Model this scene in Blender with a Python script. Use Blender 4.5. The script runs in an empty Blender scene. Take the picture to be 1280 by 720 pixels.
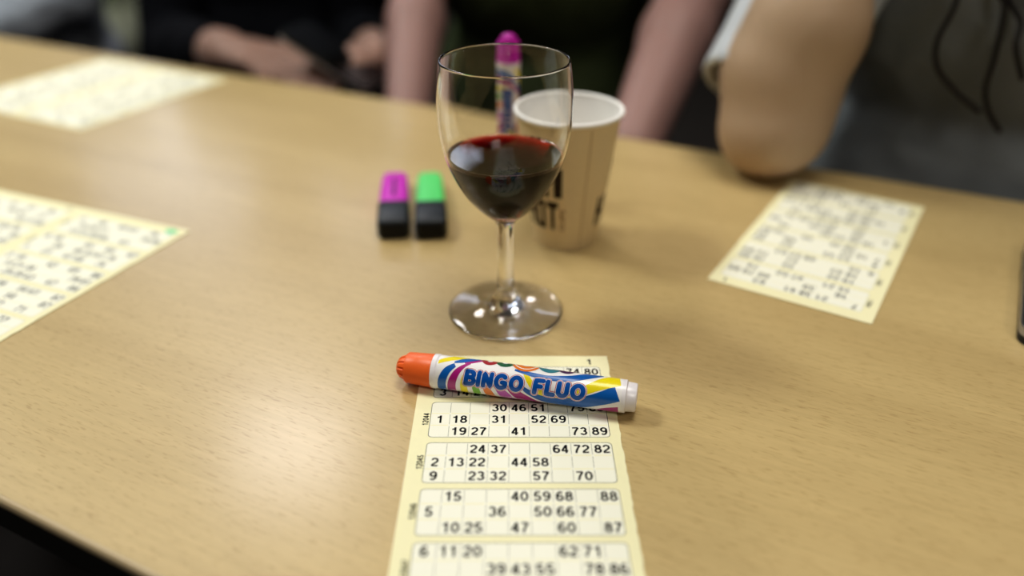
import bpy, bmesh, math, random
import numpy as np
from mathutils import Vector, Matrix, noise

random.seed(7)
SC = bpy.context.scene
COL = SC.collection
TZ = 0.74                     # height of the table top
CAM_H = 0.27                  # camera height over the table top
F_PX = 1000.0
PITCH = math.atan(585 / F_PX)
PI = math.pi

# ------------------------------------------------------------------ surveying: where a sight line meets a level
def sight(u, v):
    x = (u - 640) / F_PX
    y = -(v - 360) / F_PX
    return Vector((x, math.cos(PITCH) + y * math.sin(PITCH), -math.sin(PITCH) + y * math.cos(PITCH)))

def on_table(u, v, z=0.0):
    d = sight(u, v)
    t = (z - CAM_H) / d.z
    return Vector((d.x * t, d.y * t, z + TZ))

ALPHA = math.radians(-26.6)   # direction of the table's long side
E_DIR = Vector((math.cos(ALPHA), math.sin(ALPHA), 0))
N_DIR = Vector((-math.sin(ALPHA), math.cos(ALPHA), 0))
N_NEAR, N_FAR = 0.135, 0.7255

def en(e, n, z=0.0):
    p = E_DIR * e + N_DIR * n
    return Vector((p.x, p.y, z))

def at_n(u, v, n):
    d = sight(u, v)
    t = n / d.dot(N_DIR)
    p = d * t
    return Vector((p.x, p.y, p.z + CAM_H + TZ))

# ------------------------------------------------------------------ materials
MATS = {}
def mat(name, col, rough=0.5, spec=0.5, metal=0.0, coat=0.0, trans=0.0, ior=1.45, sss=0.0, noise_amt=0.0, noise_scale=40.0, bump=0.0, bump_scale=200.0):
    if name in MATS:
        return MATS[name]
    m = bpy.data.materials.new(name)
    m.use_nodes = True
    nt = m.node_tree
    b = nt.nodes['Principled BSDF']
    b.inputs['Base Color'].default_value = (*col, 1)
    b.inputs['Roughness'].default_value = rough
    b.inputs['Specular IOR Level'].default_value = spec
    b.inputs['Metallic'].default_value = metal
    b.inputs['Coat Weight'].default_value = coat
    b.inputs['Transmission Weight'].default_value = trans
    b.inputs['IOR'].default_value = ior
    if sss:
        b.inputs['Subsurface Weight'].default_value = sss
        b.inputs['Subsurface Radius'].default_value = (0.012, 0.005, 0.003)
        b.inputs['Subsurface Scale'].default_value = 0.6
    if noise_amt or bump:
        tc = nt.nodes.new('ShaderNodeTexCoord')
    if noise_amt:
        n = nt.nodes.new('ShaderNodeTexNoise')
        n.inputs['Scale'].default_value = noise_scale
        n.inputs['Detail'].default_value = 4
        nt.links.new(tc.outputs['Object'], n.inputs['Vector'])
        mx = nt.nodes.new('ShaderNodeMix')
        mx.data_type = 'RGBA'
        mx.inputs[6].default_value = (*[c * (1 - noise_amt) for c in col], 1)
        mx.inputs[7].default_value = (*[min(1, c * (1 + noise_amt)) for c in col], 1)
        nt.links.new(n.outputs['Fac'], mx.inputs[0])
        nt.links.new(mx.outputs[2], b.inputs['Base Color'])
    if bump:
        n2 = nt.nodes.new('ShaderNodeTexNoise')
        n2.inputs['Scale'].default_value = bump_scale
        n2.inputs['Detail'].default_value = 3
        nt.links.new(tc.outputs['Object'], n2.inputs['Vector'])
        bp = nt.nodes.new('ShaderNodeBump')
        bp.inputs['Strength'].default_value = bump
        bp.inputs['Distance'].default_value = 0.002
        nt.links.new(n2.outputs['Fac'], bp.inputs['Height'])
        nt.links.new(bp.outputs['Normal'], b.inputs['Normal'])
    MATS[name] = m
    return m

def srgb(r, g, b):
    def f(c):
        c /= 255.0
        return c / 12.92 if c <= 0.04045 else ((c + 0.055) / 1.055) ** 2.4
    return (f(r), f(g), f(b))

def wood_mat():
    m = bpy.data.materials.new('beech_veneer')
    m.use_nodes = True
    nt = m.node_tree
    b = nt.nodes['Principled BSDF']
    tc = nt.nodes.new('ShaderNodeTexCoord')
    def mapping(sx, sy, off=0):
        mp = nt.nodes.new('ShaderNodeMapping')
        mp.inputs['Scale'].default_value = (sx, sy, 1)
        mp.inputs['Location'].default_value = (off, off * 1.7, 0)
        nt.links.new(tc.outputs['Object'], mp.inputs['Vector'])
        return mp
    def nz(mp, scale, detail=3, dist=0.0):
        n = nt.nodes.new('ShaderNodeTexNoise')
        n.inputs['Scale'].default_value = scale
        n.inputs['Detail'].default_value = detail
        n.inputs['Distortion'].default_value = dist
        nt.links.new(mp.outputs[0], n.inputs['Vector'])
        return n
    def ramp(src, stops):
        r = nt.nodes.new('ShaderNodeValToRGB')
        el = r.color_ramp.elements
        while len(el) < len(stops):
            el.new(0.5)
        for e, (p, c) in zip(el, stops):
            e.position = p
            e.color = (*c, 1)
        nt.links.new(src.outputs['Fac'], r.inputs[0])
        return r
    def mixc(a, bb, mode, fac):
        x = nt.nodes.new('ShaderNodeMix')
        x.data_type = 'RGBA'
        x.blend_type = mode
        x.inputs[0].default_value = fac
        nt.links.new(a, x.inputs[6])
        nt.links.new(bb, x.inputs[7])
        return x.outputs[2]
    # broad tone bands along the boards
    broad = ramp(nz(mapping(0.9, 9.0), 1.6, 3, 0.5), [(0.25, WOOD_D), (0.75, WOOD_L)])
    # fine fibres
    fibre = ramp(nz(mapping(28, 420, 3), 1.0, 4), [(0.3, (0.90, 0.89, 0.87)), (0.7, (1.04, 1.04, 1.03))])
    # short dark pore dashes
    pores = ramp(nz(mapping(150, 900, 8), 1.0, 1), [(0.58, (1, 1, 1)), (0.72, (0.62, 0.53, 0.44))])
    c = mixc(broad.outputs[0], fibre.outputs[0], 'MULTIPLY', 0.75)
    c = mixc(c, pores.outputs[0], 'MULTIPLY', 0.42)
    nt.links.new(c, b.inputs['Base Color'])
    b.inputs['Roughness'].default_value = 0.40
    b.inputs['Specular IOR Level'].default_value = 0.5
    b.inputs['Coat Weight'].default_value = 0.28
    b.inputs['Coat Roughness'].default_value = 0.2
    b.inputs['Coat IOR'].default_value = 1.5
    bp = nt.nodes.new('ShaderNodeBump')
    bp.inputs['Strength'].default_value = 0.12
    bp.inputs['Distance'].default_value = 0.0006
    nt.links.new(fibre.outputs[0], bp.inputs['Height'])
    nt.links.new(bp.outputs['Normal'], b.inputs['Normal'])
    return m

WOOD_D = (0.49, 0.362, 0.170)
WOOD_L = (0.59, 0.450, 0.222)

# ------------------------------------------------------------------ object helpers
def link(name, me, parent=None, smooth=True):
    o = bpy.data.objects.new(name, me)
    COL.objects.link(o)
    if parent:
        o.parent = parent
    if smooth and me is not None:
        me.polygons.foreach_set('use_smooth', [True] * len(me.polygons))
    return o

def tag(o, label=None, cat=None, group=None, kind=None):
    if label: o['label'] = label
    if cat: o['category'] = cat
    if group: o['group'] = group
    if kind: o['kind'] = kind
    return o

def empty(name, loc=(0, 0, 0), rot=(0, 0, 0)):
    o = bpy.data.objects.new(name, None)
    o.empty_display_size = 0.05
    COL.objects.link(o)
    o.location = loc
    o.rotation_euler = rot
    return o

class MB:
    """collects faces with material numbers; builds one mesh object"""
    def __init__(s):
        s.v, s.f, s.m = [], [], []
    def add(s, vs, fs, mi=0):
        b = len(s.v)
        s.v += [tuple(p) for p in vs]
        for f in fs:
            s.f.append([i + b for i in f]); s.m.append(mi)
    def box(s, x0, x1, y0, y1, z0, z1, mi=0):
        s.add([(x0, y0, z0), (x1, y0, z0), (x1, y1, z0), (x0, y1, z0), (x0, y0, z1), (x1, y0, z1), (x1, y1, z1), (x0, y1, z1)],
              [(0, 3, 2, 1), (4, 5, 6, 7), (0, 1, 5, 4), (1, 2, 6, 5), (2, 3, 7, 6), (3, 0, 4, 7)], mi)
    def lathe(s, prof, seg=64, mi=0, axis='z', close=False, caps=(True, True)):
        n = len(prof)
        vs = []
        for (a, r) in prof:
            for k in range(seg):
                t = 2 * PI * k / seg
                if axis == 'z': vs.append((r * math.cos(t), r * math.sin(t), a))
                else: vs.append((a, r * math.cos(t), r * math.sin(t)))
        fs = []
        for i in range(n - 1 if not close else n):
            j = (i + 1) % n
            for k in range(seg):
                k2 = (k + 1) % seg
                fs.append((i * seg + k, i * seg + k2, j * seg + k2, j * seg + k))
        if not close:
            if caps[0]: fs.append(tuple(reversed(range(seg))))
            if caps[1]: fs.append(tuple((n - 1) * seg + k for k in range(seg)))
        s.add(vs, fs, mi)
    def build(s, name, mats, parent=None, smooth=True):
        me = bpy.data.meshes.new(name)
        me.from_pydata(s.v, [], s.f)
        for m in mats: me.materials.append(m)
        me.polygons.foreach_set('material_index', s.m)
        bm = bmesh.new(); bm.from_mesh(me)
        bmesh.ops.recalc_face_normals(bm, faces=bm.faces)
        bm.to_mesh(me); bm.free()
        me.update()
        return link(name, me, parent, smooth)

def auto_smooth(o, deg=35):
    me = o.data
    bm = bmesh.new(); bm.from_mesh(me)
    for e in bm.edges:
        if len(e.link_faces) == 2 and e.calc_face_angle(0) > math.radians(deg):
            e.smooth = False
    bm.to_mesh(me); bm.free()

def smooth_profile(pts, n=6):
    """Catmull-Rom through profile points"""
    out = []
    P = [pts[0]] + list(pts) + [pts[-1]]
    for i in range(1, len(P) - 2):
        p0, p1, p2, p3 = P[i - 1], P[i], P[i + 1], P[i + 2]
        for k in range(n):
            t = k / n
            out.append(tuple(0.5 * (2 * p1[d] + (p2[d] - p0[d]) * t + (2 * p0[d] - 5 * p1[d] + 4 * p2[d] - p3[d]) * t * t + (3 * p1[d] - p0[d] - 3 * p2[d] + p3[d]) * t ** 3) for d in range(len(p1))))
    out.append(tuple(pts[-1]))
    return out

_glyph = {}
def glyphs(txt, offset=0.0, shear=0.0, res=4):
    """outline font text as flat mesh data, normalised to its own bounding box (0..1 in y, x in the same unit)"""
    key = (txt, offset, shear, res)
    if key in _glyph: return _glyph[key]
    cu = bpy.data.curves.new('t', 'FONT')
    cu.body = txt; cu.size = 1.0; cu.offset = offset; cu.shear = shear; cu.resolution_u = res
    cu.fill_mode = 'FRONT'
    o = bpy.data.objects.new('t', cu)
    COL.objects.link(o)
    dg = bpy.context.evaluated_depsgraph_get()
    me = bpy.data.meshes.new_from_object(o.evaluated_get(dg))
    vs = [(v.co.x, v.co.y) for v in me.vertices]
    fs = [tuple(p.vertices) for p in me.polygons]
    bpy.data.objects.remove(o); bpy.data.curves.remove(cu); bpy.data.meshes.remove(me)
    _glyph[key] = (vs, fs)
    return _glyph[key]

def bbox(vs):
    xs = [v[0] for v in vs]; ys = [v[1] for v in vs]
    return min(xs), max(xs), min(ys), max(ys)

def slice_flat(vs, fs, x_step, y_step):
    """cut flat text by a grid so that it can bend"""
    bm = bmesh.new()
    bv = [bm.verts.new((x, y, 0)) for x, y in vs]
    for f in fs:
        try: bm.faces.new([bv[i] for i in f])
        except ValueError: pass
    x0, x1, y0, y1 = bbox(vs)
    for step, a0, a1, nrm in ((x_step, x0, x1, (1, 0, 0)), (y_step, y0, y1, (0, 1, 0))):
        if not step: continue
        a = a0 + step
        while a < a1:
            co = (a, 0, 0) if nrm[0] else (0, a, 0)
            bmesh.ops.bisect_plane(bm, geom=bm.verts[:] + bm.edges[:] + bm.faces[:], plane_co=co, plane_no=nrm)
            a += step
    bm.verts.index_update()
    out = [(v.co.x, v.co.y) for v in bm.verts], [tuple(v.index for v in f.verts) for f in bm.faces]
    bm.free()
    return out

# ------------------------------------------------------------------ bingo tickets
TW, TL = 0.1064, 0.205
M_PAPER = mat('cream_paper', srgb(241, 236, 196), 0.75, 0.25, noise_amt=0.03, noise_scale=300)
M_CELL = mat('pale_print', srgb(243, 242, 226), 0.75, 0.25)
M_LINE = mat('grey_rule', srgb(120, 122, 110), 0.8, 0.2)
M_FRAME = mat('dark_rule', srgb(70, 72, 66), 0.8, 0.2)
M_INK = mat('black_ink', srgb(26, 26, 26), 0.8, 0.2)
M_INK2 = mat('grey_ink', srgb(96, 97, 94), 0.8, 0.2)
M_LINE2 = mat('pale_rule', srgb(205, 204, 178), 0.8, 0.2)
M_GREEN_INK = mat('green_ink', srgb(120, 215, 160), 0.8, 0.2)
MAIN = [
    [[None, 17, None, 38, None, 53, None, 74, 80], [8, None, 29, None, 45, None, 61, 76, None], [3, 14, 26, None, 42, None, 65, None, None]],
    [[None, None, None, 30, 46, 51, None, 75, 83], [1, 18, None, 31, None, 52, 69, None, None], [None, 19, 27, None, 41, None, None, 73, 89]],
    [[None, None, 24, 37, None, None, 64, 72, 82], [2, 13, 22, None, 44, 58, None, None, None], [9, None, 23, 32, None, 57, None, 70, None]],
    [[None, 15, None, None, 40, 59, 68, None, 88], [5, None, None, 36, None, 50, 66, 77, None], [None, 10, 25, None, 47, None, 60, None, 87]],
    [[6, 11, 20, None, None, None, 62, 71, None], [None, None, None, 39, 43, 55, None, 78, 86], [4, 16, None, 34, None, None, 67, None, 81]],
    [[7, None, 28, None, 48, 54, None, 79, None], [None, 12, None, 35, 49, None, 63, None, 84], [None, None, 21, 33, None, 56, None, 76, 90]],
]
def random_strip(rnd):
    out = []
    for k in range(6):
        rows = []
        for r in range(3):
            cols = rnd.sample(range(9), 5)
            rows.append([(c * 10 + rnd.randint(1, 9)) if c in cols else None for c in range(9)])
        out.append(rows)
    return out

def _arc(cx, cy, rx, ry, a0, a1, n=14):
    return [(cx + rx * math.cos(math.radians(a0 + (a1 - a0) * k / n)), cy + ry * math.sin(math.radians(a0 + (a1 - a0) * k / n))) for k in range(n + 1)]
# grotesque numerals as centre lines in a box 0.6 wide and 1 high (stroke 0.16)
NUM = {
    '0': [_arc(.30, .50, .215, .42, 0, 360, 28)],
    '1': [[(.36, 0), (.36, 1.0)], [(.34, .86), (.27, .78), (.10, .745)]],
    '2': [_arc(.30, .69, .205, .23, 170, -28) + [(.40, .46), (.16, .24), (.095, .08)], [(.06, .08), (.54, .08)]],
    '3': [_arc(.285, .715, .185, .205, 158, -88), _arc(.285, .295, .215, .215, 88, -160)],
    '4': [[(.40, 0), (.40, .98)], [(.38, .93), (.08, .30)], [(.03, .28), (.56, .28)]],
    '5': [[(.15, .92), (.51, .92)], [(.16, .92), (.11, .47)], _arc(.285, .315, .215, .235, 140, -158)],
    '6': [_arc(.30, .315, .205, .235, 0, 360, 24), _arc(.325, .46, .235, .46, 190, 50)],
    '7': [[(.06, .92), (.53, .92)], [(.52, .90), (.36, .60), (.25, .30), (.21, 0)]],
    '8': [_arc(.30, .725, .175, .195, 0, 360, 24), _arc(.30, .295, .210, .215, 0, 360, 24)],
}
NUM['9'] = [[(.6 - x, 1 - y) for x, y in st] for st in NUM['6']]
def flat_text(mb, txt, cx, cy, h, mi, z, rot=0.0, offset=0.16, xs=1.0):
    w = 0.66 * len(txt) - 0.06
    c, s = math.cos(rot), math.sin(rot)
    hwid = offset / 2
    for i, ch in enumerate(txt):
        for st in NUM[ch]:
            L, Rr = [], []
            n = len(st)
            closed = math.dist(st[0], st[-1]) < 1e-4
            for k in range(n):
                p0 = st[k - 1] if k else (st[-2] if closed else st[0])
                p1 = st[k + 1] if k < n - 1 else (st[1] if closed else st[-1])
                tx, ty = p1[0] - p0[0], p1[1] - p0[1]
                q = math.hypot(tx, ty) or 1
                nx, ny = -ty / q * hwid, tx / q * hwid
                L.append((st[k][0] + nx, st[k][1] + ny)); Rr.append((st[k][0] - nx, st[k][1] - ny))
            pts = []
            for x, y in L + Rr:
                a = (x + 0.66 * i - w / 2) * h * xs; b = (y - 0.5) * h
                pts.append((cx + a * c - b * s, cy + a * s + b * c, z))
            mb.add(pts, [(k, k + 1, n + k + 1, n + k) for k in range(n - 1)], mi)

def rrect(x0, x1, y0, y1, r, n=5):
    pts = []
    for cx, cy, a0 in ((x1 - r, y1 - r, 0), (x0 + r, y1 - r, 90), (x0 + r, y0 + r, 180), (x1 - r, y0 + r, 270)):
        for k in range(n + 1):
            a = math.radians(a0 + 90 * k / n)
            pts.append((cx + r * math.cos(a), cy + r * math.sin(a)))
    return pts

def print_strip(mb, x_off, data, serial, corner, z):
    """one printed column of six tickets; y runs from 0 (bottom) to TL (top)"""
    bx0, bx1 = x_off - 0.0446, x_off + 0.0480
    for k, rows in enumerate(data):
        yt = TL - 0.0106 - k * 0.0322
        yb = yt - 0.0283
        outer = rrect(bx0, bx1, yb, yt, 0.0022); inner = rrect(bx0 + 0.00028, bx1 - 0.00028, yb + 0.00028, yt - 0.00028, 0.002)
        n = len(outer)
        mb.add([(x, y, z) for x, y in inner], [tuple(range(n))], 1)
        mb.add([(x, y, z + 0.00002) for x, y in outer] + [(x, y, z + 0.00002) for x, y in inner],
               [(i, (i + 1) % n, n + (i + 1) % n, n + i) for i in range(n)], 3)
        cw = (bx1 - bx0) / 9; chh = (yt - yb) / 3
        for c in range(1, 9):
            x = bx0 + c * cw
            for r in range(3):
                ya, yb2 = yb + r * chh + 0.0007, yb + (r + 1) * chh - 0.0007
                mb.add([(x - 0.0001, ya, z + 0.00002), (x + 0.0001, ya, z + 0.00002), (x + 0.0001, yb2, z + 0.00002), (x - 0.0001, yb2, z + 0.00002)], [(0, 1, 2, 3)], 2)
        for r in range(1, 3):
            y = yb + r * chh
            for c in range(9):
                xa, xb = bx0 + c * cw + 0.0006, bx0 + (c + 1) * cw - 0.0006
                mb.add([(xa, y - 0.0003, z + 0.00002), (xb, y - 0.0003, z + 0.00002), (xb, y + 0.0003, z + 0.00002), (xa, y + 0.0003, z + 0.00002)], [(0, 1, 2, 3)], 0)
        for r in range(3):
            for c in range(9):
                v = rows[r][c]
                if v is None: continue
                flat_text(mb, str(v), bx0 + (c + 0.5) * cw, yt - (r + 0.5) * chh, 0.0060, 4, z + 0.00004, offset=0.165, xs=1.06)
        flat_text(mb, str(serial + k), bx0 - 0.0022, (yt + yb) / 2, 0.0031, 4, z + 0.00004, rot=PI / 2, offset=0.17, xs=0.98)
    flat_text(mb, corner, bx1 - 0.0055, TL - 0.0058, 0.0052, 4, z + 0.00004, offset=0.18)

def ticket(name, columns, serial0, corner, loc, rot, rnd, data=None, mark=False):
    mb = MB()
    w = TW * columns
    th = 0.00022
    ny = 60
    # paper sheet with a slightly ragged torn right edge
    top, bot = [], []
    for i in range(ny + 1):
        y = TL * i / ny
        jag = rnd.uniform(-0.00035, 0.00035)
        top.append(((-w / 2, y, th), (w / 2 + jag, y, th)))
        bot.append(((-w / 2, y, 0), (w / 2 + jag, y, 0)))
    vs = [p for pr in top for p in pr] + [p for pr in bot for p in pr]
    fs = []
    o = 2 * (ny + 1)
    for i in range(ny):
        a = 2 * i
        fs += [(a, a + 1, a + 3, a + 2), (o + a, o + a + 2, o + a + 3, o + a + 1), (a, a + 2, o + a + 2, o + a), (a + 1, o + a + 1, o + a + 3, a + 3)]
    fs += [(0, o, o + 1, 1), (2 * ny, 2 * ny + 1, o + 2 * ny + 1, o + 2 * ny)]
    mb.add(vs, fs, 0)
    for c in range(columns):
        print_strip(mb, -w / 2 + TW * (c + 0.5), data if data else random_strip(rnd), serial0 + 6 * c, corner, th + 0.00003)
    if mark:
        pts = [(mark[0] + 0.0055 * math.cos(a) * (1 + 0.15 * math.sin(3 * a)), mark[1] + 0.0035 * math.sin(a), th + 0.0001) for a in [2 * PI * k / 20 for k in range(20)]]
        mb.add(pts, [tuple(range(20))], 5)
    ob = mb.build(name, [M_PAPER, M_CELL, M_LINE if data else M_CELL, M_FRAME if data else M_LINE2, M_INK if data else M_INK2, M_GREEN_INK], smooth=False)
    ob.location = loc
    ob.rotation_euler = (0, 0, rot)
    return ob

# main strip under the marker
pTop = on_table(640, 446)
t = ticket('bingo_ticket', 1, 12043, '1', (0.0019, pTop.y - TL, TZ + 0.0003), math.radians(0.0), random.Random(3), data=MAIN)
tag(t, 'cream bingo ticket strip lying under the orange-capped marker in front of the wine glass', 'bingo ticket')
# strip at the right, turned towards the person across the table; its top edge faces us
a, b_, c_ = on_table(1086, 405), on_table(887, 350), on_table(1172, 253)
mid = (a + b_) / 2
d = (b_ - a); ang = math.atan2(d.y, d.x)            # from our right corner to the left corner = its local +x
t = ticket('bingo_ticket', 1, 12049, '1', (0, 0, 0), ang, random.Random(5))
up = Vector((-math.sin(ang), math.cos(ang), 0))
t.location = mid - up * TL + Vector((0, 0, 0.0003))
tag(t, 'cream bingo ticket strip turned upside down beside the bare elbow', 'bingo ticket')
# double sheet, left front: its top right corner is the tip
tip, far_ = on_table(238, 289), on_table(0, 238)
d = (tip - far_); ang = math.atan2(d.y, d.x)
t = ticket('bingo_sheet', 2, 13021, '2', (0, 0, 0), ang, random.Random(11), mark=(TW - 0.012, TL - 0.007))
right = Vector((math.cos(ang), math.sin(ang), 0)); up = Vector((-math.sin(ang), math.cos(ang), 0))
t.location = tip - right * TW - up * TL + Vector((0, 0, 0.0003))
tag(t, 'two-column cream bingo sheet with a green dab at its corner, near the table edge', 'bingo sheet')
# double sheet, left back
c1, c2 = on_table(297, 95), on_table(100, 163)
d = (c1 - c2); ang = math.atan2(d.y, d.x) - PI / 2  # local +y runs from near corner to far corner
t = ticket('bingo_sheet', 2, 13105, '3', (0, 0, 0), ang, random.Random(17))
right = Vector((math.cos(ang), math.sin(ang), 0))
t.location = c2 - right * TW + Vector((0, 0, 0.0003))
tag(t, 'blurred two-column cream bingo sheet at the far table edge before the phone holder', 'bingo sheet')

# ------------------------------------------------------------------ table
M_WOOD = wood_mat()
M_EDGE = mat('light_edge_lipping', srgb(205, 185, 150), 0.35, 0.5)
M_DARK = mat('black_table_frame', srgb(18, 17, 15), 0.5, 0.4)
table = empty('table', en(-0.25, (N_NEAR + N_FAR) / 2), (0, 0, ALPHA))
tag(table, 'long beech veneer table with dark frame, set with bingo tickets and the wine glass', 'table')
E0, E1 = -1.85, 0.95
hw = (N_FAR - N_NEAR) / 2
mb = MB(); mb.box(E0 + 0.002, E1 - 0.002, -hw + 0.002, hw - 0.002, TZ - 0.022, TZ)
top = mb.build('table_top', [M_WOOD], table, smooth=False)
mb = MB()
prof = [(0.0, TZ - 0.0002), (0.0012, TZ - 0.0006), (0.0022, TZ - 0.0018), (0.0026, TZ - 0.0035), (0.0026, TZ - 0.0050)]
def ring(pr, mi):
    rows = []
    for off, z in pr:
        x0, x1, y0, y1 = E0 + 0.002 - off, E1 - 0.002 + off, -hw + 0.002 - off, hw - 0.002 + off
        rows.append([(x0, y0, z), (x1, y0, z), (x1, y1, z), (x0, y1, z)])
    vs = [p for r in rows for p in r]
    fs = []
    for i in range(len(rows) - 1):
        for k in range(4):
            k2 = (k + 1) % 4
            fs.append((i * 4 + k, i * 4 + k2, (i + 1) * 4 + k2, (i + 1) * 4 + k))
    mb.add(vs, fs, mi)
ring(prof, 0)
ring([(0.0026, TZ - 0.0050), (0.0020, TZ - 0.0225), (-0.01, TZ - 0.0225)], 1)
mb.build('edge_band', [M_EDGE, M_DARK], table, smooth=False)
mb = MB()
mb.box(E0 + 0.06, E1 - 0.06, -hw + 0.12, -hw + 0.145, TZ - 0.075, TZ - 0.0225)
mb.box(E0 + 0.06, E1 - 0.06, hw - 0.145, hw - 0.12, TZ - 0.075, TZ - 0.0225)
mb.box(E0 + 0.06, E0 + 0.085, -hw + 0.145, hw - 0.145, TZ - 0.075, TZ - 0.0225)
mb.box(E1 - 0.085, E1 - 0.06, -hw + 0.145, hw - 0.145, TZ - 0.075, TZ - 0.0225)
mb.build('under_frame', [M_DARK], table, smooth=False)
for sx in (E0 + 0.08, E1 - 0.08):
    for sy in (-hw + 0.13, hw - 0.13):
        mb = MB(); mb.lathe([(0, 0.018), (0.008, 0.02), (0.012, 0.016), (TZ - 0.0225, 0.019)], 20)
        l = mb.build('leg', [M_DARK], table); l.location = (sx, sy, 0); auto_smooth(l)

# ------------------------------------------------------------------ bingo markers
M_WHITE = mat('white_plastic', srgb(238, 234, 238), 0.3, 0.5, coat=0.3)
M_LABEL = mat('white_label', srgb(243, 240, 240), 0.28, 0.5, coat=0.4)
M_BLUE = mat('label_blue', srgb(18, 98, 178), 0.28, 0.5, coat=0.4)
M_NAVY = mat('label_letter_blue', srgb(14, 88, 172), 0.28, 0.5, coat=0.4)
M_MAG = mat('label_magenta', srgb(172, 36, 128), 0.28, 0.5, coat=0.4)
M_PINK = mat('label_orchid', srgb(196, 96, 186), 0.28, 0.5, coat=0.4)
M_YEL = mat('label_yellow', srgb(240, 222, 30), 0.28, 0.5, coat=0.4)
M_GRN = mat('label_green', srgb(120, 182, 50), 0.28, 0.5, coat=0.4)
M_ORG = mat('label_orange', srgb(232, 130, 48), 0.28, 0.5, coat=0.4)
M_RED = mat('label_red', srgb(165, 40, 50), 0.28, 0.5, coat=0.4)
M_DGRN = mat('label_dark_green', srgb(20, 95, 60), 0.28, 0.5, coat=0.4)
M_TEAL = mat('label_teal', srgb(60, 135, 150), 0.28, 0.5, coat=0.4)
M_PURP = mat('label_purple', srgb(70, 35, 95), 0.28, 0.5, coat=0.4)
M_CRIM = mat('label_crimson', srgb(190, 40, 80), 0.28, 0.5, coat=0.4)
LAB = [M_LABEL, M_BLUE, M_MAG, M_PINK, M_YEL, M_GRN, M_ORG, M_RED, M_DGRN, M_TEAL, M_PURP, M_CRIM, M_NAVY]
MK_R, MK_L = 0.0092, 0.1314
S0, S1 = 0.0221, 0.1247       # label start and end along the axis
VIEW_EL = math.radians(38)
def mk_r(s):
    return MK_R - 0.0004 * (s - S0) / (S1 - S0)

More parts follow.
